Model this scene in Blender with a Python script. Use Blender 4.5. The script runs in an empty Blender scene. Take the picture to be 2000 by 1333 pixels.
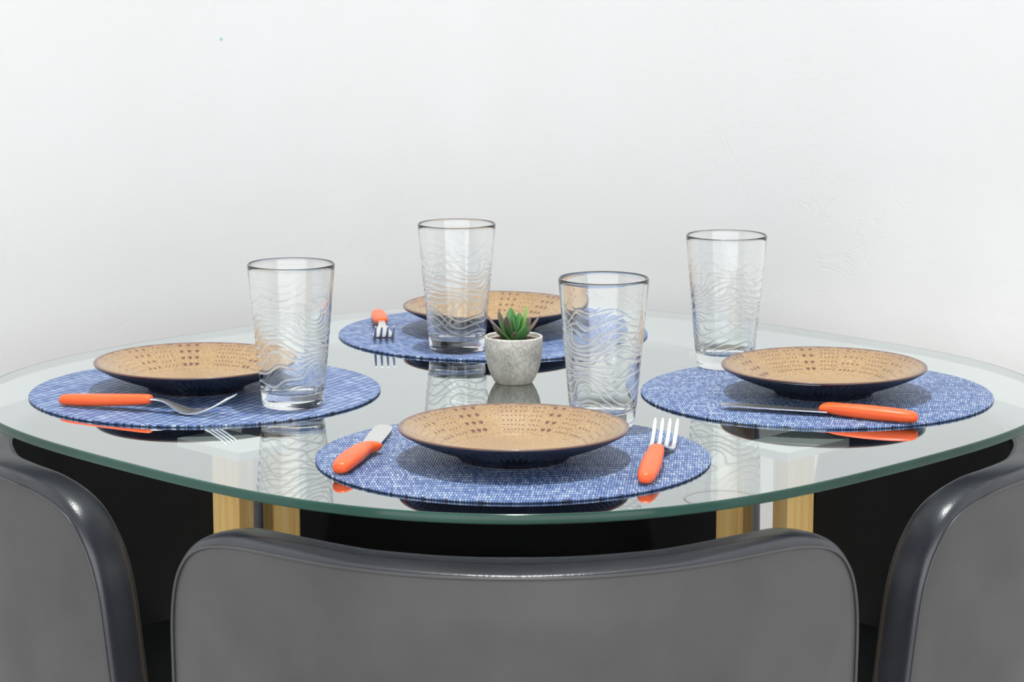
import bpy, bmesh, math, random
import numpy as np
from mathutils import Vector, Matrix
random.seed(4)
C = bpy.context.scene.collection
sc = bpy.context.scene
PI = math.pi
TZ = 0.75                                    # height of the glass top's upper face

# ---------------------------------------------------------------- camera
cam_d = bpy.data.cameras.new('camera'); cam = bpy.data.objects.new('camera', cam_d); C.objects.link(cam)
cam.location = (0.006, -2.6145, TZ + 0.508)
cam.rotation_euler = (math.radians(90 - 9.892), 0, 0)
cam_d.sensor_width = 36; cam_d.lens = 36 * 5024.2 / 2000
cam_d.clip_start = 0.05
cam_d.dof.use_dof = True; cam_d.dof.focus_distance = 2.5; cam_d.dof.aperture_fstop = 16
sc.camera = cam

# ---------------------------------------------------------------- light
w = bpy.data.worlds.new('world'); sc.world = w; w.use_nodes = True
bg = w.node_tree.nodes['Background']; bg.inputs['Color'].default_value = (0.97, 0.985, 1.0, 1); bg.inputs['Strength'].default_value = 0.67
def lamp(name, kind, loc, energy, size, col=(1, 1, 1), target=None, size_y=None):
    l = bpy.data.lights.new(name, kind); l.energy = energy; l.color = col
    if kind == 'AREA':
        l.size = size
        if size_y: l.shape = 'RECTANGLE'; l.size_y = size_y
        else: l.shape = 'DISK'
    else: l.shadow_soft_size = size
    o = bpy.data.objects.new(name, l); C.objects.link(o); o.location = loc
    if target is not None:
        o.rotation_euler = (Vector(target) - Vector(loc)).to_track_quat('-Z', 'Y').to_euler()
    return o
dl = lamp('ceiling_downlight', 'SPOT', (0.02, -0.08, 3.0), 200, 0.035, (1, 0.985, 0.96), (0.02, -0.08, 0)); dl.data.spot_size = math.radians(44); dl.data.spot_blend = 0.35
lamp('wall_fill_light', 'AREA', (0.10, -4.6, 1.6), 185, 8.0, (0.97, 0.985, 1.0), (0.10, 0, 1.6), 3.0)  # unseen fill panel added behind the camera to light the walls evenly
sc.view_settings.view_transform = 'Standard'; sc.view_settings.look = 'None'
sc.view_settings.gamma = 1; sc.view_settings.use_curve_mapping = False
sc.view_settings.exposure = 0.0
sc.cycles.max_bounces = 24; sc.cycles.transmission_bounces = 20; sc.cycles.transparent_max_bounces = 20
sc.cycles.glossy_bounces = 8; sc.cycles.diffuse_bounces = 4
sc.cycles.caustics_refractive = True; sc.cycles.caustics_reflective = False
sc.cycles.blur_glossy = 0.3; sc.cycles.sample_clamp_indirect = 6

# ---------------------------------------------------------------- node helpers
def mat(name):
    m = bpy.data.materials.new(name); m.use_nodes = True
    nt = m.node_tree; p = nt.nodes['Principled BSDF']
    return m, nt, p
def N(nt, kind, **kw):
    n = nt.nodes.new(kind)
    for k, v in kw.items():
        if k in n.inputs: n.inputs[k].default_value = v
        else: setattr(n, k, v)
    return n
def LK(nt, a, b): nt.links.new(a, b)
def ramp(nt, fac, stops):
    r = nt.nodes.new('ShaderNodeValToRGB'); e = r.color_ramp.elements
    while len(e) < len(stops): e.new(0.5)
    for i, (p, c) in enumerate(stops):
        e[i].position = p; e[i].color = (*c, 1) if len(c) == 3 else c
    LK(nt, fac, r.inputs[0]); return r.outputs[0]
def math_(nt, op, a, b=None, c=None):
    n = nt.nodes.new('ShaderNodeMath'); n.operation = op
    for i, v in enumerate((a, b, c)):
        if v is None: continue
        if isinstance(v, (int, float)): n.inputs[i].default_value = v
        else: LK(nt, v, n.inputs[i])
    return n.outputs[0]
def mixc(nt, fac, a, b, blend='MIX'):
    n = nt.nodes.new('ShaderNodeMix'); n.data_type = 'RGBA'; n.blend_type = blend
    for sock, v in ((n.inputs[0], fac), (n.inputs[6], a), (n.inputs[7], b)):
        if isinstance(v, (int, float)): sock.default_value = v
        elif isinstance(v, tuple): sock.default_value = (*v, 1)
        else: LK(nt, v, sock)
    return n.outputs[2]
def coords(nt, kind='Object'):
    return nt.nodes.new('ShaderNodeTexCoord').outputs[kind]
def noise(nt, vec, scale, detail=4, rough=0.5, dist=0):
    n = N(nt, 'ShaderNodeTexNoise', Scale=scale, Detail=detail, Roughness=rough, Distortion=dist); LK(nt, vec, n.inputs['Vector']); return n.outputs['Fac']
def bump(nt, p, h, strength, dist=0.001):
    b = N(nt, 'ShaderNodeBump', Strength=strength, Distance=dist); LK(nt, h, b.inputs['Height']); LK(nt, b.outputs[0], p.inputs['Normal']); return b
def mapping(nt, vec, scale=(1, 1, 1), rot=(0, 0, 0)):
    m = N(nt, 'ShaderNodeMapping'); m.inputs['Scale'].default_value = scale; m.inputs['Rotation'].default_value = rot; LK(nt, vec, m.inputs[0]); return m.outputs[0]

# ---------------------------------------------------------------- materials
def m_plaster():
    m, nt, p = mat('white_plaster'); o = coords(nt)
    p.inputs['Roughness'].default_value = 0.75
    big = noise(nt, o, 1.6, 3); sp = ramp(nt, noise(nt, o, 5.0, 5, 0.55), [(0.35, (0.885, 0.89, 0.885)), (0.65, (0.905, 0.905, 0.905))])
    LK(nt, sp, p.inputs['Base Color'])
    fine = noise(nt, o, 60, 4, 0.6)
    trowel = noise(nt, mapping(nt, o, (1, 1, 1.6), (0.3, 0.2, 0.5)), 7, 6, 0.6, 0.4)
    # thin trowel scars: ridged noise, only inside patches
    rn = math_(nt, 'ABSOLUTE', math_(nt, 'SUBTRACT', noise(nt, mapping(nt, o, (1, 1, 2.2), (0.5, 0.1, 0.2)), 9, 3, 0.5, 1.5), 0.5))
    scar = ramp(nt, rn, [(0.0, (1, 1, 1)), (0.018, (0, 0, 0))])
    patch = ramp(nt, noise(nt, o, 3.3, 2), [(0.52, (0, 0, 0)), (0.66, (1, 1, 1))])
    h = math_(nt, 'ADD', math_(nt, 'MULTIPLY', fine, 0.10), math_(nt, 'MULTIPLY', trowel, 1.0))
    h = math_(nt, 'ADD', h, math_(nt, 'MULTIPLY', math_(nt, 'MULTIPLY', scar, patch), -0.30))
    h = math_(nt, 'ADD', h, math_(nt, 'MULTIPLY', big, 1.5))
    bump(nt, p, h, 0.22, 0.008)
    return m
def m_floor():
    m, nt, p = mat('pale_floor'); o = coords(nt)
    LK(nt, ramp(nt, noise(nt, o, 9, 5), [(0.3, (0.74, 0.73, 0.71)), (0.7, (0.82, 0.81, 0.79))]), p.inputs['Base Color'])
    p.inputs['Roughness'].default_value = 0.35; return m
def m_leather(name, col, rough, grain=1.0, spec=0.5):
    m, nt, p = mat(name); o = coords(nt)
    n = noise(nt, o, 14, 4)
    a = tuple(c * 0.88 for c in col); b = tuple(min(1, c * 1.12) for c in col)
    LK(nt, ramp(nt, n, [(0.3, a), (0.7, b)]), p.inputs['Base Color'])
    p.inputs['Roughness'].default_value = rough; p.inputs['Specular IOR Level'].default_value = spec
    v = N(nt, 'ShaderNodeTexVoronoi', Scale=900); LK(nt, o, v.inputs['Vector'])
    h = math_(nt, 'ADD', math_(nt, 'MULTIPLY', v.outputs['Distance'], 1.0), math_(nt, 'MULTIPLY', noise(nt, o, 40, 4), 1.5))
    bump(nt, p, h, 0.14 * grain, 0.0008); return m
def m_oak():
    m, nt, p = mat('pale_oak'); o = coords(nt)
    g = noise(nt, mapping(nt, o, (120, 120, 3.5)), 1.0, 6, 0.6, 0.6)
    LK(nt, ramp(nt, g, [(0.30, (0.76, 0.45, 0.145)), (0.5, (0.94, 0.62, 0.23)), (0.70, (0.98, 0.71, 0.31))]), p.inputs['Base Color'])
    p.inputs['Roughness'].default_value = 0.45; bump(nt, p, g, 0.2, 0.0006); return m
def m_tableglass():
    m = bpy.data.materials.new('clear_table_glass'); m.use_nodes = True; nt = m.node_tree; nt.nodes.clear()
    out = N(nt, 'ShaderNodeOutputMaterial')
    tr = N(nt, 'ShaderNodeBsdfTransparent', Color=(0.90, 0.955, 0.935, 1)); gl = N(nt, 'ShaderNodeBsdfGlossy', Color=(0.93, 0.975, 0.96, 1), Roughness=0.0)
    fr = N(nt, 'ShaderNodeFresnel', IOR=1.5)
    f = math_(nt, 'MINIMUM', math_(nt, 'MULTIPLY_ADD', fr.outputs[0], 2.15, 0.01), 0.97)
    mx = N(nt, 'ShaderNodeMixShader'); LK(nt, f, mx.inputs[0]); LK(nt, tr.outputs[0], mx.inputs[1]); LK(nt, gl.outputs[0], mx.inputs[2])
    LK(nt, mx.outputs[0], out.inputs[0]); return m
def m_glassunder():
    m = bpy.data.materials.new('clear_table_glass_underside'); m.use_nodes = True; nt = m.node_tree; nt.nodes.clear()
    out = N(nt, 'ShaderNodeOutputMaterial'); tr = N(nt, 'ShaderNodeBsdfTransparent', Color=(0.97, 0.99, 0.985, 1)); LK(nt, tr.outputs[0], out.inputs[0]); return m
def m_glassedge():
    m, nt, p = mat('green_glass_edge'); o = coords(nt)
    LK(nt, ramp(nt, noise(nt, o, 5, 3), [(0.35, (0.008, 0.036, 0.026)), (0.65, (0.024, 0.075, 0.058))]), p.inputs['Base Color'])
    p.inputs['Roughness'].default_value = 0.12; p.inputs['Specular IOR Level'].default_value = 0.3; return m
def m_pad():
    m = bpy.data.materials.new('frosted_white_acrylic'); m.use_nodes = True; nt = m.node_tree; p = nt.nodes['Principled BSDF']
    p.inputs['Base Color'].default_value = (0.95, 0.97, 0.965, 1); p.inputs['Roughness'].default_value = 0.2; p.inputs['Alpha'].default_value = 0.85; return m
def m_clearglass():
    m, nt, p = mat('clear_drinking_glass')
    p.inputs['Base Color'].default_value = (0.985, 0.995, 0.992, 1); p.inputs['Roughness'].default_value = 0.0
    p.inputs['IOR'].default_value = 1.47; p.inputs['Transmission Weight'].default_value = 1.0
    at = N(nt, 'ShaderNodeAttribute', attribute_name='relief_glint'); sep = N(nt, 'ShaderNodeSeparateColor'); LK(nt, at.outputs['Color'], sep.inputs[0])
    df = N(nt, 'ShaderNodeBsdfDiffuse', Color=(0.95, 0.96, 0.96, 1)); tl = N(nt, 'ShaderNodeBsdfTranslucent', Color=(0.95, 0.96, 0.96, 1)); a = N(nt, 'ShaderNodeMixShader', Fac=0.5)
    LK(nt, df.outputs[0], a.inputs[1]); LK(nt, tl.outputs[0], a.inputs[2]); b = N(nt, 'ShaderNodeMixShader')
    LK(nt, math_(nt, 'MULTIPLY', sep.outputs[0], 0.65), b.inputs[0]); LK(nt, p.outputs[0], b.inputs[1]); LK(nt, a.outputs[0], b.inputs[2])  # white mixed into the clear ridges paints in the brightness they catch
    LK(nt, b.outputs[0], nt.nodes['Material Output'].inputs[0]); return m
def m_plate_top():
    m, nt, p = mat('speckled_tan_glaze'); o = coords(nt)
    at = N(nt, 'ShaderNodeAttribute', attribute_name='stamp'); sep = N(nt, 'ShaderNodeSeparateColor'); LK(nt, at.outputs['Color'], sep.inputs[0])
    sp = noise(nt, o, 900, 2, 0.6)
    base = ramp(nt, sp, [(0.34, (0.20, 0.12, 0.06)), (0.45, (0.38, 0.255, 0.135)), (0.60, (0.48, 0.345, 0.195)), (0.72, (0.60, 0.48, 0.31))])
    tint = ramp(nt, noise(nt, o, 14, 4), [(0.35, (0.80, 0.75, 0.64)), (0.65, (0.93, 0.89, 0.78))])
    base = mixc(nt, 1.0, base, tint, 'MULTIPLY')
    base = mixc(nt, math_(nt, 'MULTIPLY', sep.outputs[0], 0.95), base, (0.11, 0.04, 0.02))
    base = mixc(nt, sep.outputs[1], base, (0.13, 0.065, 0.045))
    LK(nt, base, p.inputs['Base Color']); p.inputs['Roughness'].default_value = 0.30
    p.inputs['Coat Weight'].default_value = 0.2; p.inputs['Coat Roughness'].default_value = 0.08
    bump(nt, p, sp, 0.12, 0.0005); return m
def m_plate_under():
    m, nt, p = mat('dark_navy_glaze'); o = coords(nt)
    LK(nt, ramp(nt, noise(nt, o, 60, 4), [(0.3, (0.008, 0.009, 0.016)), (0.7, (0.018, 0.02, 0.034))]), p.inputs['Base Color'])
    p.inputs['Roughness'].default_value = 0.16; return m
def m_weave():
    m, nt, p = mat('blue_woven_vinyl'); o = coords(nt)
    s = N(nt, 'ShaderNodeSeparateXYZ'); LK(nt, o, s.inputs[0])
    u = math_(nt, 'DIVIDE', s.outputs[0], 0.0024); v = math_(nt, 'DIVIDE', s.outputs[1], 0.0088)
    row = math_(nt, 'FLOOR', v)
    u = math_(nt, 'ADD', u, math_(nt, 'MULTIPLY', math_(nt, 'PINGPONG', row, 1.0), 0.5))
    fu = math_(nt, 'FRACT', u); fv = math_(nt, 'FRACT', v)
    su = math_(nt, 'SINE', math_(nt, 'MULTIPLY', fu, PI)); sv = math_(nt, 'SINE', math_(nt, 'MULTIPLY', fv, PI))
    h = math_(nt, 'POWER', math_(nt, 'MULTIPLY', su, sv), 0.6)
    cell = N(nt, 'ShaderNodeCombineXYZ'); LK(nt, math_(nt, 'FLOOR', u), cell.inputs[0]); LK(nt, row, cell.inputs[1])
    wn = N(nt, 'ShaderNodeTexWhiteNoise'); LK(nt, cell.outputs[0], wn.inputs['Vector'])
    # slow streaks along the two thread directions
    st1 = noise(nt, mapping(nt, o, (60, 900, 1)), 1.0, 3, 0.6); st2 = noise(nt, mapping(nt, o, (420, 25, 1)), 1.0, 3, 0.6)
    band = noise(nt, mapping(nt, o, (6, 70, 1)), 1.0, 2, 0.5)
    t = math_(nt, 'ADD', math_(nt, 'MULTIPLY', wn.outputs['Value'], 0.20), math_(nt, 'MULTIPLY', st1, 0.40))
    t = math_(nt, 'ADD', t, math_(nt, 'MULTIPLY', st2, 0.28)); t = math_(nt, 'ADD', t, math_(nt, 'MULTIPLY', band, 0.26))
    col = ramp(nt, t, [(0.34, (0.04, 0.085, 0.27)), (0.50, (0.115, 0.20, 0.45)), (0.62, (0.25, 0.36, 0.62)), (0.76, (0.56, 0.65, 0.82))])
    gap = ramp(nt, h, [(0.18, (0.10, 0.12, 0.17)), (0.55, (1, 1, 1))])
    LK(nt, mixc(nt, 1.0, col, gap, 'MULTIPLY'), p.inputs['Base Color']); p.inputs['Roughness'].default_value = 0.42
    bump(nt, p, h, 0.9, 0.0012); return m
def m_plain(name, col, rough=0.4, metal=0.0, **kw):
    m, nt, p = mat(name); p.inputs['Base Color'].default_value = (*col, 1); p.inputs['Roughness'].default_value = rough; p.inputs['Metallic'].default_value = metal
    for k, v in kw.items(): p.inputs[k.replace('_', ' ')].default_value = v
    return m
def m_steel():
    m, nt, p = mat('satin_steel'); o = coords(nt)
    p.inputs['Base Color'].default_value = (0.72, 0.72, 0.71, 1); p.inputs['Metallic'].default_value = 1
    LK(nt, ramp(nt, noise(nt, mapping(nt, o, (40, 900, 40)), 1.0, 3), [(0.3, (0.28, 0.28, 0.28)), (0.7, (0.38, 0.38, 0.38))]), p.inputs['Roughness']); return m
def m_orange():
    m, nt, p = mat('orange_plastic'); o = coords(nt)
    LK(nt, ramp(nt, noise(nt, o, 30, 3), [(0.3, (0.92, 0.115, 0.025)), (0.7, (0.97, 0.14, 0.035))]), p.inputs['Base Color'])
    p.inputs['Roughness'].default_value = 0.36; p.inputs['Specular IOR Level'].default_value = 0.35; p.inputs['Subsurface Weight'].default_value = 0.0; return m
def m_cement():
    m, nt, p = mat('grey_cement'); o = coords(nt)
    n = noise(nt, o, 330, 6, 0.75); n2 = noise(nt, o, 45, 4, 0.6)
    t = math_(nt, 'ADD', math_(nt, 'MULTIPLY', n, 0.6), math_(nt, 'MULTIPLY', n2, 0.4))
    LK(nt, ramp(nt, t, [(0.38, (0.32, 0.31, 0.275)), (0.5, (0.53, 0.515, 0.465)), (0.62, (0.76, 0.74, 0.68))]), p.inputs['Base Color'])
    p.inputs['Roughness'].default_value = 0.85; bump(nt, p, t, 0.6, 0.0008); return m
def m_leaf(name, base, tip, tip_at):
    m, nt, p = mat(name); g = coords(nt, 'Generated'); s = N(nt, 'ShaderNodeSeparateXYZ'); LK(nt, g, s.inputs[0])
    t = math_(nt, 'ADD', s.outputs[2], math_(nt, 'MULTIPLY', noise(nt, g, 6, 4), 0.25))
    LK(nt, ramp(nt, t, [(0.1, tuple(c * 1.15 for c in base)), (tip_at, base), (min(0.99, tip_at + 0.35), tip)]), p.inputs['Base Color'])
    p.inputs['Roughness'].default_value = 0.33; p.inputs['Subsurface Weight'].default_value = 0.15; p.inputs['Subsurface Radius'].default_value = (0.002, 0.004, 0.001)
    return m
M = dict(plaster=m_plaster(), floor=m_floor(), panel=m_leather('grey_leatherette_outer_panel', (0.064, 0.063, 0.064), 0.48, 0.6),
         band=m_leather('black_leatherette_edge', (0.026, 0.028, 0.036), 0.27, 0.9, 0.6), inner=m_leather('black_leatherette_inside', (0.012, 0.012, 0.014), 0.55, 0.8, 0.3),
         piping=m_leather('black_piping', (0.055, 0.055, 0.058), 0.35, 0.3), oak=m_oak(), tglass=m_tableglass(), tunder=m_glassunder(), tedge=m_glassedge(), pad=m_pad(),
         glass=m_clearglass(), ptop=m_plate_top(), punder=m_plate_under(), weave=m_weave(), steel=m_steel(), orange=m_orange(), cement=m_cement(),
         soil=m_plain('brown_soil', (0.06, 0.03, 0.018), 0.95), black=m_plain('black_metal', (0.015, 0.015, 0.016), 0.4),
         leafg=m_leaf('bright_green_leaf', (0.055, 0.20, 0.060), (0.09, 0.25, 0.07), 0.6), leafy=m_leaf('yellow_green_leaf', (0.08, 0.22, 0.045), (0.22, 0.42, 0.09), 0.5),
         leafd=m_leaf('dark_green_leaf', (0.055, 0.145, 0.045), (0.12, 0.095, 0.07), 0.55), leafb=m_leaf('bronze_tipped_leaf', (0.07, 0.155, 0.055), (0.19, 0.125, 0.11), 0.35),
         speck=m_plain('turquoise_paint', (0.25, 0.62, 0.55), 0.6), clay=m_plain('unglazed_foot', (0.45, 0.38, 0.30), 0.8))

# ---------------------------------------------------------------- object helpers
def mesh_np(name, verts, faces, mats, fmat=None, smooth=True):
    me = bpy.data.meshes.new(name); me.from_pydata([tuple(map(float, v)) for v in verts], [], [tuple(int(i) for i in f) for f in faces])
    for m in mats: me.materials.append(m)
    if fmat is not None: me.polygons.foreach_set('material_index', np.asarray(fmat, dtype=np.int32))
    me.polygons.foreach_set('use_smooth', [smooth] * len(me.polygons)); me.update()
    return me
def link(name, me, parent=None, loc=None, rotz=0):
    o = bpy.data.objects.new(name, me); C.objects.link(o)
    if parent is not None: o.parent = parent
    if loc is not None: o.location = loc
    if rotz: o.rotation_euler = (0, 0, rotz)
    return o
def tag(o, label, cat, group=None):
    o['label'] = label; o['category'] = cat
    if group: o['group'] = group
    return o
def empty(name, label, cat, loc=(0, 0, 0), rotz=0, group=None):
    o = bpy.data.objects.new(name, None); C.objects.link(o); o.location = loc; o.rotation_euler = (0, 0, rotz); o.empty_display_size = 0.05
    return tag(o, label, cat, group)
def copy_tree(root, loc, rotz, label):
    r = root.copy(); C.objects.link(r); r.location = loc; r.rotation_euler = (0, 0, rotz); r['label'] = label
    for ch in list(root.children):
        c = ch.copy(); C.objects.link(c); c.parent = r
        for g in list(ch.children):
            d = g.copy(); C.objects.link(d); d.parent = c
    return r
def grid_faces(nr, nc, wrap=False, off=0, flip=False):
    i, j = np.meshgrid(np.arange(nr - 1), np.arange(nc if wrap else nc - 1), indexing='ij')
    a = i * nc + j; b = i * nc + (j + 1) % nc; c = (i + 1) * nc + (j + 1) % nc; d = (i + 1) * nc + j
    q = np.stack([a, b, c, d], -1).reshape(-1, 4) + off
    return q[:, ::-1] if flip else q
def from_bm(name, bm, mats, smooth=True):
    me = bpy.data.meshes.new(name); bm.normal_update(); bm.to_mesh(me); bm.free()
    for m in mats: me.materials.append(m)
    me.polygons.foreach_set('use_smooth', [smooth] * len(me.polygons)); return me
def box(name, size, loc, m, bev=0.002, rotz=0, seg=2):
    bm = bmesh.new(); bmesh.ops.create_cube(bm, size=1); bmesh.ops.scale(bm, vec=size, verts=bm.verts)
    if bev: bmesh.ops.bevel(bm, geom=bm.edges[:], offset=bev, segments=seg, affect='EDGES', profile=0.5)
    bmesh.ops.rotate(bm, cent=(0, 0, 0), matrix=Matrix.Rotation(rotz, 3, 'Z'), verts=bm.verts)
    bmesh.ops.translate(bm, vec=loc, verts=bm.verts)
    return from_bm(name, bm, [m], False)
def lathe(profile, n, name, mats, fm=None):
    """profile: list of (r, z); r == 0 only at the two ends"""
    v = []; f = []; th = np.linspace(0, 2 * PI, n, endpoint=False); rings = []; fmi = []
    for k, (r, z) in enumerate(profile):
        if r < 1e-7: v.append((0, 0, z)); rings.append([len(v) - 1])
        else:
            s = len(v); v += [(r * math.cos(t), r * math.sin(t), z) for t in th]; rings.append(list(range(s, s + n)))
    for k in range(len(rings) - 1):
        A, B = rings[k], rings[k + 1]; mi = fm[k] if fm else 0
        for i in range(n):
            j = (i + 1) % n
            if len(A) == 1 and len(B) == 1: continue
            if len(A) == 1: f.append((A[0], B[j], B[i]))
            elif len(B) == 1: f.append((A[i], A[j], B[0]))
            else: f.append((A[i], A[j], B[j], B[i]))
            fmi.append(mi)
    return mesh_np(name, v, f, mats, fmi)
def tube(pts, rad, nseg=8, closed=False):
    pts = np.asarray(pts, float); n = len(pts); V = []
    tg = np.gradient(pts, axis=0); tg /= np.linalg.norm(tg, axis=1)[:, None] + 1e-12
    up = np.array([0, 0, 1.0])
    if abs(tg[0] @ up) > 0.9: up = np.array([0, 1.0, 0])
    a = np.cross(tg[0], up); a /= np.linalg.norm(a)
    for k in range(n):
        a = a - tg[k] * (a @ tg[k]); a /= np.linalg.norm(a); b = np.cross(tg[k], a)
        r = rad[k] if hasattr(rad, '__len__') else rad
        for q in range(nseg):
            t = 2 * PI * q / nseg; V.append(pts[k] + r * (math.cos(t) * a + math.sin(t) * b))
    F = [tuple(x) for x in grid_faces(n, nseg, True)]
    F.append(tuple(range(nseg))[::-1]); F.append(tuple(range((n - 1) * nseg, n * nseg)))
    return V, F

# ================================================================ the setting
CX, CY = -0.052, 1.12                       # corner of the two walls
def wall(name, ang, length=4.2, height=2.7):
    # a slab that starts at the corner and runs towards the camera side; its face looks into the room
    bm = bmesh.new(); d = Vector((math.cos(ang), math.sin(ang), 0)); n = Vector((-d.y, d.x, 0))
    if n.y > 0: n = -n
    c = Vector((CX, CY, 0))
    def P(s, off, z): return c + d * s - n * off + Vector((0, 0, z))
    vs = [bm.verts.new(P(s, o, z)) for z in (0, height) for (s, o) in ((-0.0, 0), (length, 0), (length, 0.12), (-0.12, 0.12))]
    for q in ((0, 1, 2, 3), (4, 5, 6, 7), (0, 1, 5, 4), (1, 2, 6, 5), (2, 3, 7, 6), (3, 0, 4, 7)): bm.faces.new([vs[i] for i in q])
    bmesh.ops.recalc_face_normals(bm, faces=bm.faces)
    o = link(name, from_bm(name, bm, [M['plaster']], False)); o['kind'] = 'structure'; return o
wl = wall('wall_left', math.radians(180 + 42)); wr = wall('wall_right', math.radians(-44))
a0 = math.radians(222); d0 = Vector((math.cos(a0), math.sin(a0), 0))
sp = bmesh.new(); bmesh.ops.create_icosphere(sp, subdivisions=2, radius=0.0022); bmesh.ops.scale(sp, vec=(1, 0.4, 1), verts=sp.verts)
pt = Vector((CX, CY, 0)) + d0 * 0.443
link('paint_speck', from_bm('paint_speck', sp, [M['speck']]), wl, (pt.x, pt.y, 1.066))
bm = bmesh.new(); bmesh.ops.create_cube(bm, size=1); bmesh.ops.scale(bm, vec=(8, 8, 0.1), verts=bm.verts); bmesh.ops.translate(bm, vec=(0, -1.6, -0.05), verts=bm.verts)
fl = link('floor', from_bm('floor', bm, [M['floor']], False)); fl['kind'] = 'structure'

# ================================================================ dining table
NC = 288
def outline(off=0.0):
    t = np.linspace(0, 2 * PI, NC, endpoint=False); r = 0.5275 + 0.0265 * np.cos(4 * t) - off
    return np.stack([0.008 + r * np.cos(t), 0.014 + r * np.sin(t)], 1)
table = empty('dining_table', 'rounded square clear glass table with green edges on oak legs', 'table', (0, 0, 0))
def glass_top():
    TH = 0.0085; rings = [(0.0028, 0), (0.0009, -0.0001), (0, -0.0012), (0, -TH + 0.0013), (0.0003, -TH + 0.0004), (0.0012, -TH)]
    V = []
    for off, z in rings: V += [(x, y, TZ + z) for x, y in outline(off)]
    F = [tuple(q) for q in grid_faces(len(rings), NC, True, flip=True)]; fm = [2] * len(F)
    F.append(tuple(range(NC))); fm.append(0); F.append(tuple(range(5 * NC, 6 * NC))[::-1]); fm.append(1)
    me = mesh_np('glass_top', V, F, [M['tglass'], M['tunder'], M['tedge']], fm)
    for p in me.polygons:
        if len(p.vertices) > 4: p.use_smooth = False
    return me
o = link('glass_top', glass_top(), table); o['label'] = 'clear tempered glass top with rounded corners'
leg_me = box('leg', (0.040, 0.019, TZ - 0.018), (0, 0, (TZ - 0.018) / 2), M['oak'], 0.0012)
pad_me = box('mounting_pad', (0.094, 0.060, 0.009), (0, 0, TZ - 0.018 + 0.0045 + 0.0002), M['pad'], 0.001)
for (x, y, r) in ((-0.262, -0.205, -45), (0.2765, -0.205, 45), (-0.259, 0.265, 45), (0.262, 0.265, -45)):
    l = link('leg', leg_me, table, (x, y, 0), math.radians(r)); p = link('mounting_pad', pad_me, table, (x, y, 0), math.radians(r))

# ================================================================ dining chairs
# local frame: the chair's seat looks along +y towards the table centre; the origin is the table centre
RO = 0.305; ZT = TZ - 0.045; ZB = 0.36; SE, CA, CB, CN = 0.380, 0.120, 0.12, 2.9
_S = np.linspace(0, 0.45, 451); _K = np.where(_S < 0.235, 1 / RO, np.interp(_S, [0.235, 0.26], [1 / RO, 1 / 1.6]))
_P = np.concatenate([[0], np.cumsum((_K[1:] + _K[:-1]) / 2 * np.diff(_S))]); _Pm = (_P[1:] + _P[:-1]) / 2
_L = np.concatenate([[0], np.cumsum(np.cos(_Pm) * np.diff(_S))]); _O = np.concatenate([[0], np.cumsum(np.sin(_Pm) * np.diff(_S))])
def thick(s): return np.interp(np.abs(s), [0.0, 0.12, 0.26, SE], [0.064, 0.058, 0.044, 0.044])
def shell(s, z, k):
    """k: 0 on the outer face, 1 on the inner face"""
    s = np.asarray(s, float); z = np.asarray(z, float); a = np.abs(s); ph = np.interp(a, _S, _P); d = thick(s) * k
    lat = np.interp(a, _S, _L) - d * np.sin(ph); out = 0.577 - np.interp(a, _S, _O) - d * np.cos(ph) - 0.10 * np.clip(ZT - z - 0.04, 0, 1)
    return np.stack([np.sign(s) * lat, -out, z + 0 * lat], -1)
_ck = np.array([(0.19, 0), (0.22, 0.0003), (0.25, 0.0015), (0.27, 0.0030), (0.292, 0.0056), (0.312, 0.0092), (0.33, 0.0145), (0.345, 0.0215), (0.357, 0.0315), (0.366, 0.0435), (0.3725, 0.058), (0.377, 0.076), (0.3795, 0.096), (0.380, 0.12)])
_cd = np.concatenate([[0], np.cumsum(np.hypot(*np.diff(_ck, axis=0).T))]); _ct = np.linspace(0, _cd[-1], 90)
CORNER = np.stack([np.interp(_ct, _cd, _ck[:, 0]), np.interp(_ct, _cd, _ck[:, 1])], 1)
for _ in range(10): CORNER[1:-1] = 0.25 * CORNER[:-2] + 0.5 * CORNER[1:-1] + 0.25 * CORNER[2:]
def seam_path():
    zz = np.linspace(ZB, ZT - CB, 14)[:-1]
    left = [(-SE, z) for z in zz] + [(-a, ZT - d) for a, d in CORNER[::-2]]
    top = [(x, ZT) for x in np.linspace(-0.19, 0.19, 40)[1:-1]]
    return np.array(left + top + [(-a, z) for a, z in left[::-1]])
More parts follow.
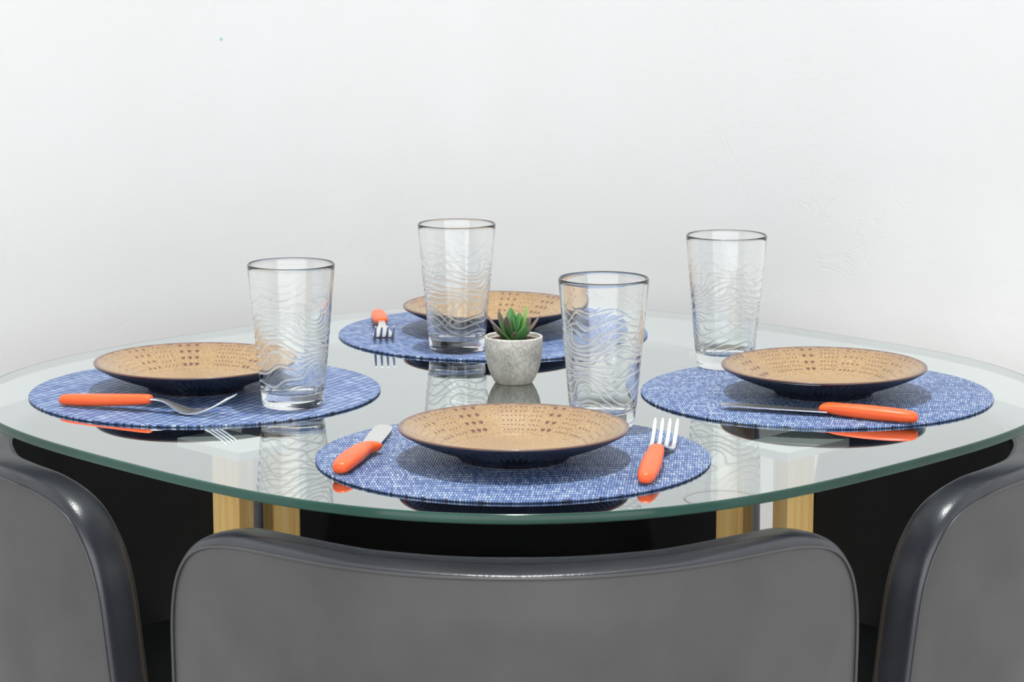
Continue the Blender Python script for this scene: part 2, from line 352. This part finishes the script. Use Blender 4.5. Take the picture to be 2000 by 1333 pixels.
def make_chair():
    root = empty('dining_chair', '', 'chair', (0, 0, 0))
    P = seam_path(); tg = np.gradient(P, axis=0); tg /= np.linalg.norm(tg, axis=1)[:, None]; nn = np.stack([-tg[:, 1], tg[:, 0]], 1)   # outwards in the surface
    # outer and inner panels
    for nm, rho, m, bulge in (('outer_panel', 0.02, M['panel'], -0.05), ('inner_panel', 0.98, M['inner'], 0.06)):
        ns, nz = 90, 34; V = []
        sl = SE * np.sin(np.linspace(-PI / 2, PI / 2, ns)); zl = np.linspace(0, 1, nz)
        for k in zl:
            zt = ZT - np.interp(np.abs(sl), CORNER[:, 0], CORNER[:, 1])
            z = ZB + (zt - ZB) * k
            e = np.minimum(np.minimum(1 - np.abs(sl) / SE, (1 - k)), 0.12) / 0.12
            V.append(shell(sl, z, rho + bulge * e))
        V = np.concatenate(V); F = grid_faces(nz, ns, flip=(rho > 0.5))
        link(nm, mesh_np(nm, V, F, [m]), root)
    # padded band round the edge
    na = 16; V = []
    for (s, z), (a, b) in zip(P, nn):
        al = np.linspace(0, PI, na)
        c = np.cos(al); si = np.sin(al)
        rho = 0.5 - 0.5 * np.sign(c) * np.abs(c) ** 0.8; of = (0.006 + (np.interp(abs(s), [0, 0.15, 0.29, 0.36], [0.0045, 0.006, 0.0125, 0.010]) - 0.006) * max(0.0, b) ** 1.0) * np.abs(si) ** 0.8
        V.append(shell(s + a * of, z + b * of, rho))
    V = np.concatenate(V); F = grid_faces(len(P), na)
    link('edge_band', mesh_np('edge_band', V, F, [M['band']]), root)
    for rho in (-0.01, 1.01):
        pp = np.array([shell(s, z, rho) for s, z in P]); v, f = tube(pp, 0.0016, 6)
        link('piping', mesh_np('piping', v, f, [M['piping']]), root)
    # seat pad: follows the shell behind, a blunt point in front so four chairs close up under the table
    pts = []
    for ph in np.linspace(-58, 58, 24): r = 0.240; pts.append((r * math.sin(math.radians(ph)), -(0.245 + r * math.cos(math.radians(ph)))))
    pts += [(0.10, -0.185), (0.06, -0.15), (-0.06, -0.15), (-0.10, -0.185)]
    bm = bmesh.new(); lo = [bm.verts.new((x, y, 0.385)) for x, y in pts]; f = bm.faces.new(lo)
    r = bmesh.ops.extrude_face_region(bm, geom=[f]); up = [g for g in r['geom'] if isinstance(g, bmesh.types.BMVert)]
    bmesh.ops.translate(bm, vec=(0, 0, 0.065), verts=up); bmesh.ops.recalc_face_normals(bm, faces=bm.faces)
    es = [e for e in bm.edges if abs(e.verts[0].co.z - e.verts[1].co.z) < 1e-5]
    bmesh.ops.bevel(bm, geom=es, offset=0.014, segments=3, affect='EDGES', profile=0.5)
    link('seat', from_bm('seat', bm, [M['inner']], True), root)
    for x, y in ((-0.16, -0.40), (0.16, -0.40), (-0.06, -0.22), (0.06, -0.22)):
        v, f = tube([(x, y, 0.0), (x, y, 0.387)], [0.011, 0.016], 12)
        link('leg', mesh_np('leg', v, f, [M['oak']]), root)
    return root
ch = make_chair(); G = 'leatherette tub chairs tucked under the glass table'
ch['group'] = G; ch['label'] = 'grey and black tub chair nearest the viewer, its curved back facing the camera'
copy_tree(ch, (0.004, 0.006, 0), -PI / 2 - 0.02, 'grey and black tub chair tucked under the left side of the table')
copy_tree(ch, (0.008, 0, 0), PI / 2, 'grey and black tub chair tucked under the right side of the table')
copy_tree(ch, (-0.008, 0.01, 0), PI, 'black tub chair tucked under the far side, seen only through glass and between legs')
ch.location = (0.0085, 0, 0)

# ================================================================ placemats
MT = 0.0022
def placemat():
    n = 200; t = np.linspace(0, 2 * PI, n, endpoint=False); V = [(0, 0, MT)]
    for r, z in ((0.10, MT), (0.1792, MT), (0.18, MT * 0.7), (0.18, MT * 0.3), (0.1792, 0.0), (0.10, 0.0)):
        wob = 0.0003 * np.sin(t * 97) if r > 0.15 else 0
        V += list(np.stack([(r + wob) * np.cos(t), (r + wob) * np.sin(t), 0 * t + z], 1))
    V.append((0, 0, 0)); F = [tuple(q) for q in grid_faces(6, n, True, 1, flip=True)]
    F += [(0, 1 + i, 1 + (i + 1) % n) for i in range(n)]; last = len(V) - 1; b = 1 + 5 * n
    F += [(last, b + (i + 1) % n, b + i) for i in range(n)]
    return mesh_np('placemat', V, F, [M['weave']])
pm = placemat(); TE = TZ + 0.0002
for (x, y, r, lab) in ((0.007, -0.3215, 3, 'round blue woven placemat under the plate nearest the viewer'), (-0.310, -0.008, 62, 'round blue woven placemat at the left side of the glass table'),
                       (0.3185, -0.018, -4, 'round blue woven placemat at the right side of the glass table'), (-0.016, 0.347, 38, 'round blue woven placemat at the far side of the glass table')):
    tag(link('placemat', pm, None, (x, y, TE), math.radians(r)), lab, 'placemat', 'blue placemats')
TM = TE + MT

# ================================================================ plates
def plate():
    n = 960
    rr = np.concatenate([np.linspace(0.0, 0.058, 16)[1:], np.linspace(0.0585, 0.1015, 84), [0.1025, 0.1037, 0.1045]])
    zt = np.interp(rr, [0, 0.045, 0.056, 0.064, 0.075, 0.088, 0.097, 0.1015, 0.1037, 0.1045], [0.0075, 0.0075, 0.0085, 0.0115, 0.0172, 0.0240, 0.0282, 0.0298, 0.0302, 0.0298])
    # light smoothing of the profile
    zs = zt.copy()
    for _ in range(6): zs[1:-3] = 0.25 * zs[:-4] + 0.5 * zs[1:-3] + 0.25 * zs[2:-2]
    t = np.linspace(0, 2 * PI, n, endpoint=False); Rg, Tg = np.meshgrid(rr, t, indexing='ij'); deg = np.degrees(Tg)
    stamp = np.zeros_like(Rg)
    rows = np.linspace(0.0665, 0.0955, 6)
    def dot(r0, a0, wr, wa, kind):
        a = (deg - a0 + 180) % 360 - 180; dx = np.radians(a) * r0; dy = Rg - r0
        sel = (np.abs(dx) < wa * 2.4) & (np.abs(dy) < wr * 2.4)
        X = dx[sel] / wa; Y = dy[sel] / wr
        if kind == 'heart': d = (X ** 2 + (Y - 0.55 * np.sqrt(np.abs(X) + 1e-6)) ** 2) ** 0.5
        elif kind == 'tri': d = np.maximum(np.abs(X) * 1.1 + (Y + 0.6) * 0.5, -Y)
        else: d = (X ** 2 + Y ** 2) ** 0.5
        stamp[sel] = np.maximum(stamp[sel], np.clip((1.15 - d) / 0.35, 0, 1))
    # motif blocks round the rim: (start degree, columns, rows, degree step, half sizes, kind)
    seq = [(0, 6, 6, 2.8, 0.00092, 0.00090, 'dot'), (19, 3, 6, 2.8, 0.00092, 0.00090, 'dot'), (31, 2, 4, 5.2, 0.0021, 0.0021, 'heart'), (43, 5, 6, 2.7, 0.00092, 0.00090, 'dot'),
           (60, 4, 4, 4.0, 0.0011, 0.0014, 'dot'), (79, 7, 6, 2.6, 0.00092, 0.00090, 'dot'), (100, 3, 4, 5.4, 0.0019, 0.0019, 'tri'), (118, 4, 5, 3.6, 0.0012, 0.0010, 'dot'),
           (135, 6, 6, 2.4, 0.0007, 0.0007, 'dot'), (153, 2, 4, 5.0, 0.0021, 0.0021, 'heart'), (165, 4, 6, 2.8, 0.0008, 0.0008, 'dot'), (180, 6, 6, 2.6, 0.00092, 0.00090, 'dot'),
           (199, 3, 6, 3.0, 0.00092, 0.00090, 'dot'), (211, 3, 4, 5.2, 0.0020, 0.0020, 'heart'), (229, 4, 5, 3.6, 0.0008, 0.0012, 'dot'), (247, 6, 6, 2.5, 0.0006, 0.0007, 'dot'),
           (266, 2, 5, 4.2, 0.0013, 0.0010, 'dot'), (278, 6, 6, 2.5, 0.0006, 0.0007, 'dot'), (297, 3, 4, 5.4, 0.0019, 0.0019, 'tri'), (315, 4, 5, 3.4, 0.00092, 0.00090, 'dot'), (333, 3, 4, 5.4, 0.0022, 0.0022, 'heart')]
    for a0, nc, nr, st, wr, wa, k in seq:
        for i in range(nc):
            for j in range(nr): dot(0.0665 + (0.0965 - 0.0665) * j / (nr - 1), 360 - (a0 + i * st), wr, wa, k)
    rim = np.clip((Rg - 0.0985) / 0.0035 + 0.35 * np.sin(Tg * 41) * np.sin(Tg * 17 + 1), 0, 1)
    rim = np.maximum(rim, 0.38 * np.clip((Rg - 0.082) / 0.018, 0, 1) * (0.75 + 0.25 * np.sin(Tg * 190)))
    zg = zs[:, None] + 0 * Rg 
    V = [(0, 0, 0.0075)]; V += list(np.stack([Rg * np.cos(Tg), Rg * np.sin(Tg), zg], -1).reshape(-1, 3))
    F = [tuple(q) for q in grid_faces(len(rr), n, True, 1, flip=True)] + [(0, 1 + i, 1 + (i + 1) % n) for i in range(n)]; fm = [0] * len(F)
    und = [(0.1048, 0.0290), (0.1045, 0.0280), (0.1035, 0.0268), (0.1015, 0.0258), (0.094, 0.0222), (0.084, 0.0178), (0.074, 0.0138), (0.064, 0.0102), (0.056, 0.0070), (0.0512, 0.0035), (0.0500, 0.0006), (0.0490, 0.0), (0.0465, 0.0), (0.0455, 0.0015), (0.044, 0.0022)]
    off = 1 + (len(rr) - 1) * n
    for r, z in und:
        rib = 0.0005 * np.cos(t * 80) * (0.054 < r < 0.100)
        V += list(np.stack([(r + rib) * np.cos(t), (r + rib) * np.sin(t), 0 * t + z - rib], 1))
    q = [tuple(x) for x in grid_faces(len(und) + 1, n, True, off, flip=True)]; F += q
    fm += [0] * n + [1] * (len(q) - n)
    for k in range(11 * n, 13 * n): fm[len(fm) - len(q) + k] = 2
    c = len(V); V.append((0, 0, 0.0022)); b = off + len(und) * n; F += [(c, b + (i + 1) % n, b + i) for i in range(n)]; fm += [1] * n
    me = mesh_np('dinner_plate', V, F, [M['ptop'], M['punder'], M['clay']], fm)
    col = np.zeros((len(V), 4), np.float32); col[:, 3] = 1
    k = Rg.size; col[1:1 + k, 0] = stamp.ravel(); col[1:1 + k, 1] = rim.ravel(); col[1 + k:1 + k + 2 * n, 1] = 1
    at = me.color_attributes.new('stamp', 'FLOAT_COLOR', 'POINT'); at.data.foreach_set('color', col.ravel()); return me
pl = plate()
for (x, y, r, lab) in ((0.0075, -0.334, 97, 'tan speckled plate nearest the viewer, at the front of the table'), (-0.3205, 0.0, 80, 'tan speckled plate behind the fork, partly hidden by the left drinking glass'),
                       (0.325, -0.027, 128, 'tan speckled plate behind the knife at the right side'), (-0.017, 0.3615, 20, 'tan speckled plate at the far side behind the succulent')):
    tag(link('dinner_plate', pl, None, (x, y, TM + 0.0002), math.radians(r)), lab, 'plate', 'tan stamped plates')

# ================================================================ drinking glasses
def tumbler():
    n, H, r0, r1 = 360, 0.1435, 0.0305, 0.0435
    zz = np.linspace(0.004, H - 0.0025, 330); t = np.linspace(0, 2 * PI, n, endpoint=False); Z, T = np.meshgrid(zz, t, indexing='ij')
    def field(Z, T):
        def g(t0, z0, a, wt=0.45, wz=0.011): return a * np.exp(-((np.angle(np.exp(1j * (T - t0)))) / wt) ** 2 - ((Z - z0) / wz) ** 2)
        return (Z / 0.0096 + 0.80 * np.sin(2 * T + 0.6 + 30 * Z) + 0.50 * np.sin(3 * T - 40 * Z + 2.0) + 0.22 * np.sin(5 * T + 60 * Z)
                + g(0.6, 0.085, 2.2) - g(2.4, 0.060, 2.4) + g(3.9, 0.100, 2.0) - g(5.2, 0.045, 2.2) + g(5.0, 0.085, 1.9))
    Fv = field(Z, T); e = 1e-4; gz = (field(Z + e, T) - field(Z - e, T)) / (2 * e); gt = (field(Z, T + e) - field(Z, T - e)) / (2 * e) / 0.037
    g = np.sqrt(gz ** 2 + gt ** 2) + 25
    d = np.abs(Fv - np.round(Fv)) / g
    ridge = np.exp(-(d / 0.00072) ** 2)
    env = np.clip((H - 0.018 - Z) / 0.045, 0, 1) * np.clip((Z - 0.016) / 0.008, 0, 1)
    R = r0 + (r1 - r0) * (Z / H) ** 0.95 + 0.00022 * ridge * env
    V = [(0, 0, 0.0022)]; rings = [(0.022, 0.0018), (0.0255, 0.0), (0.0285, 0.0), (0.0300, 0.0012)]
    for r, z in rings: V += list(np.stack([r * np.cos(t), r * np.sin(t), 0 * t + z], 1))
    V += list(np.stack([R * np.cos(T), R * np.sin(T), Z], -1).reshape(-1, 3))
    nr = 4 + len(zz)
    rim = [(r1 - 0.0001, H - 0.0010), (r1 - 0.0006, H - 0.0002), (r1 - 0.0011, H), (r1 - 0.0017, H - 0.0003), (r1 - 0.0021, H - 0.0012)]
    inner = rim + [(r0 + (r1 - r0) * z / H - w, z) for z, w in ((0.138, 0.0022), (0.12, 0.0022), (0.09, 0.0024), (0.06, 0.0026), (0.035, 0.0030), (0.024, 0.0036))] + [(0.0285, 0.0185), (0.0255, 0.0152), (0.020, 0.0136), (0.010, 0.0128)]
    for r, z in inner: V += list(np.stack([r * np.cos(t), r * np.sin(t), 0 * t + z], 1))
    nr += len(inner); c = len(V); V.append((0, 0, 0.0126))
    F = [tuple(q) for q in grid_faces(nr, n, True, 1)] + [(0, 1 + (i + 1) % n, 1 + i) for i in range(n)]; b = 1 + (nr - 1) * n
    F += [(c, b + i, b + (i + 1) % n) for i in range(n)]
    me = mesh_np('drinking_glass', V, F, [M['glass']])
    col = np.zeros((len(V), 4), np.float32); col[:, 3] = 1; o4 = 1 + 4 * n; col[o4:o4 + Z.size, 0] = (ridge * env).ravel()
    at = me.color_attributes.new('relief_glint', 'FLOAT_COLOR', 'POINT'); at.data.foreach_set('color', col.ravel()); return me
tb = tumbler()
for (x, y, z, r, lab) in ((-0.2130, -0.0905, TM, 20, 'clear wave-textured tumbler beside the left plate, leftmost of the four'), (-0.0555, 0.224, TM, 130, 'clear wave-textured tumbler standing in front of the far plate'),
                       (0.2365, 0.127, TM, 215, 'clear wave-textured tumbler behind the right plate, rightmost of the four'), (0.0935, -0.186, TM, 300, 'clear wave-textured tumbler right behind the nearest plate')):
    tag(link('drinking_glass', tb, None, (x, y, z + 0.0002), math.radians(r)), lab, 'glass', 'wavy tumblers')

# ================================================================ cutlery (local x runs from the butt to the tip)
def loft(sections, nseg=20, p=2.3):
    V = []
    for (x, yc, zc, hw, hh) in sections:
        for q in range(nseg):
            a = 2 * PI * q / nseg; c, s = math.cos(a), math.sin(a)
            V.append((x, yc + hw * math.copysign(abs(c) ** (2 / p), c), zc + hh * math.copysign(abs(s) ** (2 / p), s)))
    F = [tuple(x) for x in grid_faces(len(sections), nseg, True)]
    F.append(tuple(range(nseg))[::-1] if True else ()); F.append(tuple(range((len(sections) - 1) * nseg, len(sections) * nseg)))
    return V, F
def fix(me):
    bm = bmesh.new(); bm.from_mesh(me); bmesh.ops.recalc_face_normals(bm, faces=bm.faces); bm.to_mesh(me); bm.free()
    me.polygons.foreach_set('use_smooth', [True] * len(me.polygons)); return me
def smoothstep(xs, xk, yk):
    return np.interp(xs, xk, yk)
def dense(keys, n):
    keys = np.array(keys, float); k = np.linspace(0, len(keys) - 1, n); out = np.stack([np.interp(k, range(len(keys)), keys[:, c]) for c in range(keys.shape[1])], 1)
    for _ in range(max(1, n // len(keys))): out[1:-1] = 0.25 * out[:-2] + 0.5 * out[1:-1] + 0.25 * out[2:]
    return out
def fork_handle():
    keys = [(0.0, 0, 0.0055, 0.0012, 0.0008), (0.0006, 0, 0.0056, 0.0045, 0.0032), (0.003, 0, 0.0060, 0.0066, 0.0050), (0.012, 0, 0.0064, 0.0082, 0.0058), (0.03, 0, 0.0072, 0.0092, 0.0060), (0.05, 0, 0.0084, 0.0094, 0.0060),
            (0.07, 0, 0.0098, 0.0088, 0.0058), (0.088, 0, 0.0112, 0.0078, 0.0054), (0.098, 0, 0.0120, 0.0070, 0.0049), (0.1005, 0, 0.0122, 0.0055, 0.0036), (0.1012, 0, 0.0122, 0.0020, 0.0012)]
    v, f = loft(dense(keys, 60)); return fix(mesh_np('handle', v, f, [M['orange']]))
def fork_head():
    # strip of steel: neck, root and four tines, following one curve
    def zc(x): return float(np.interp(x, XS, ZS))
    kx = [0.095, 0.104, 0.112, 0.120, 0.128, 0.136, 0.144, 0.154, 0.166, 0.178, 0.188]; kz = [0.0115, 0.0122, 0.0118, 0.0092, 0.0052, 0.0022, 0.0012, 0.0022, 0.0068, 0.0135, 0.0200]
    XS = np.linspace(0.095, 0.188, 80); ZS = np.interp(XS, kx, kz)
    for _ in range(30): ZS[1:-1] = 0.25 * ZS[:-2] + 0.5 * ZS[1:-1] + 0.25 * ZS[2:]
    bm = bmesh.new()
    def strip(xs, yl, yr, th):
        pr = None
        first = None
        for x, a, b in zip(xs, yl, yr):
            z = zc(x); r = [bm.verts.new((x, a, z + th)), bm.verts.new((x, b, z + th)), bm.verts.new((x, b, z)), bm.verts.new((x, a, z))]
            if pr:
                for k in range(4): bm.faces.new((pr[k], pr[(k + 1) % 4], r[(k + 1) % 4], r[k]))
            else: bm.faces.new(r)
            pr = r
        bm.faces.new(pr[::-1])
    xs = np.linspace(0.095, 0.148, 30); hw = np.interp(xs, [0.095, 0.110, 0.120, 0.130, 0.138, 0.148], [0.0042, 0.0036, 0.0048, 0.0092, 0.0116, 0.0122])
    strip(xs, hw, -hw, 0.0015)
    for k in range(4):
        y0 = (-1.5 + k) * 0.0068; xs = np.linspace(0.146, 0.188, 22); u = (xs - 0.146) / 0.042
        w = 0.00195 * (1 - 0.45 * u) * np.where(u > 0.93, 0.6, 1); yc = y0 * (1 + 0.02 * u)
        strip(xs, yc + w, yc - w, 0.0014)
    bmesh.ops.recalc_face_normals(bm, faces=bm.faces)
    return from_bm('fork_head', bm, [M['steel']], False)
def knife_handle():
    keys = [(0.0, 0.000, 0.0060, 0.0012, 0.0008), (0.0008, 0.0, 0.0060, 0.0050, 0.0036), (0.004, 0.0, 0.0062, 0.0075, 0.0054), (0.015, 0.0008, 0.0066, 0.0094, 0.0064), (0.035, 0.0014, 0.0070, 0.0104, 0.0068), (0.055, 0.0010, 0.0072, 0.0100, 0.0068),
            (0.070, -0.0005, 0.0072, 0.0088, 0.0064), (0.080, -0.0022, 0.0072, 0.0085, 0.0060), (0.088, -0.0042, 0.0072, 0.0098, 0.0055), (0.094, -0.0052, 0.0070, 0.0104, 0.0048), (0.0985, -0.0052, 0.0066, 0.0088, 0.0036), (0.1005, -0.0048, 0.0062, 0.0040, 0.0014)]
    keys = [(x, y + 0.006 * max(0, 1 - x / 0.055) - (0.002 if x > 0.085 else 0), z, a, b) for x, y, z, a, b in keys]
    v, f = loft(dense(keys, 64)); return fix(mesh_np('handle', v, f, [M['orange']]))
def knife_blade():
    top = [(0.090, 0.0045), (0.12, 0.0058), (0.15, 0.0062), (0.185, 0.0060), (0.193, 0.0052), (0.1985, 0.0025), (0.1995, -0.0010), (0.1970, -0.0060), (0.192, -0.0100), (0.184, -0.0118), (0.16, -0.0122), (0.12, -0.0118), (0.100, -0.0108), (0.090, -0.0095)]
    bm = bmesh.new(); a = [bm.verts.new((x, y, 0.0052 if y > -0.008 else 0.0046)) for x, y in top]; b = [bm.verts.new((x, y, 0.0040)) for x, y in top]
    bm.faces.new(a); bm.faces.new(b[::-1]); n = len(top)
    for i in range(n): bm.faces.new((a[i], b[i], b[(i + 1) % n], a[(i + 1) % n]))
    bmesh.ops.recalc_face_normals(bm, faces=bm.faces); return from_bm('blade', bm, [M['steel']], False)
fk = empty('fork', '', 'fork', group='orange-handled forks'); link('handle', fork_handle(), fk)['label'] = 'orange plastic handle'; link('tines', fork_head(), fk)['label'] = 'steel neck and four tines'
kn = empty('knife', '', 'knife', group='orange-handled knives'); link('handle', knife_handle(), kn)['label'] = 'orange plastic handle'; link('blade', knife_blade(), kn)['label'] = 'short steel blade with a rounded tip'
def place(o, butt, ang, lab): o.location = (butt[0], butt[1], TM + 0.0002); o.rotation_euler = (0, 0, math.radians(ang)); o['label'] = lab
place(fk, (0.121, -0.446), 81.0, 'fork with orange handle right of the nearest plate')
copy_tree(fk, (-0.446, -0.090, TM + 0.0002), math.radians(-18), 'fork with orange handle lying in front of the left plate')
copy_tree(fk, (-0.156, 0.448, TM + 0.0002), math.radians(-84.5), 'fork with orange handle left of the far plate, tines towards the viewer')
place(kn, (-0.140, -0.407), 83.5, 'knife with orange handle left of the nearest plate')
copy_tree(kn, (0.400, -0.176, TM + 0.0002), math.radians(160.0), 'knife with orange handle lying in front of the right plate')

# ================================================================ potted succulent
pot = empty('potted_succulent', 'small green succulent in a grey cement pot at the middle of the table', 'plant', (0.0078, 0.0448, TE))
prof = [(0, 0.0008), (0.0165, 0.0004), (0.0185, 0.0), (0.0200, 0.0010), (0.0238, 0.0075), (0.0270, 0.0155), (0.0292, 0.0255), (0.0303, 0.0370), (0.0305, 0.0480), (0.0302, 0.0494), (0.0293, 0.0500), (0.0280, 0.0494), (0.0275, 0.0480), (0.0272, 0.0440), (0.0, 0.0435)]
# denser profile for a soft outline
link('pot', lathe(prof, 72, 'pot', [M['cement']]), pot)
bm = bmesh.new(); bmesh.ops.create_icosphere(bm, subdivisions=4, radius=0.0269)
for v in bm.verts: v.co.z = v.co.z * 0.07 + 0.0445 + random.uniform(-0.0007, 0.0007)
link('soil', from_bm('soil', bm, [M['soil']], False), pot)
def leaf_mesh(L, W, T, m, bend):
    n, q = 16, 14; V = []
    for i in range(n + 1):
        u = i / n; w = W * (0.42 + 1.25 * u ** 0.9 * (1 - u) ** 0.35 * 0.95) * (1 if u < 0.98 else 0.55); w *= max(0.0, 1 - u ** 4) ** 0.75 if u < 1 else 0.06
        th = T * (1 - 0.55 * u) * math.sqrt(max(0.02, 1 - u ** 8)); z = L * u; y = bend * u * u
        for k in range(q):
            a = 2 * PI * k / q; c, s = math.cos(a), math.sin(a)
            V.append((w / 2 * c, y + th / 2 * s + 0.10 * w * c * c, z))
    F = [tuple(x) for x in grid_faces(n + 1, q, True)]; F.append(tuple(range(q))[::-1]); F.append(tuple(range(n * q, (n + 1) * q)))
    return fix(mesh_np('leaf', V, F, [m]))
leaves = [((-0.006, 0.001), (-0.0310, 0.001, 0.0700), 0.0085, 'leafb'), ((-0.003, -0.006), (-0.0235, -0.019, 0.0635), 0.0125, 'leafd'), ((-0.004, 0.005), (-0.0185, 0.014, 0.0735), 0.0105, 'leafd'),
          ((-0.001, -0.003), (-0.0095, -0.010, 0.0715), 0.0125, 'leafd'), ((0, 0.004), (-0.0045, 0.013, 0.0775), 0.0130, 'leafg'), ((0.002, 0.003), (0.0075, 0.013, 0.0725), 0.0110, 'leafg'),
          ((0.003, -0.001), (0.0180, 0.001, 0.0815), 0.0120, 'leafy'), ((0.006, -0.001), (0.0305, -0.001, 0.0700), 0.0095, 'leafb'), ((0.003, -0.006), (0.0135, -0.020, 0.0620), 0.0135, 'leafg'),
          ((0.000, 0.000), (0.002, 0.000, 0.0690), 0.0085, 'leafg'), ((-0.006, -0.001), (-0.019, -0.008, 0.0600), 0.0100, 'leafd'), ((0.005, 0.005), (0.019, 0.017, 0.0660), 0.010, 'leafd'),
          ((-0.004, 0.006), (-0.013, 0.021, 0.0640), 0.010, 'leafd'), ((0.002, -0.007), (0.0015, -0.0195, 0.0560), 0.0095, 'leafd'), ((0.003, 0.0), (0.010, -0.004, 0.0700), 0.0095, 'leafg')]
for (bx, by), tp, W, mk in leaves:
    b = Vector((bx, by, 0.0445)); d = Vector(tp) - b; L = d.length; bend = -0.10 * L
    o = link('leaf', leaf_mesh(L, W * 1.22, 0.0046, M[mk], bend), pot, b)
    zax = d.normalized(); out = Vector((d.x, d.y, 0));
    if out.length < 1e-4: out = Vector((0, -1, 0))
    yax = (out - zax * out.dot(zax)).normalized(); xax = yax.cross(zax)       # local +y faces outwards
    o.rotation_euler = Matrix((xax, yax, zax)).transposed().to_euler()
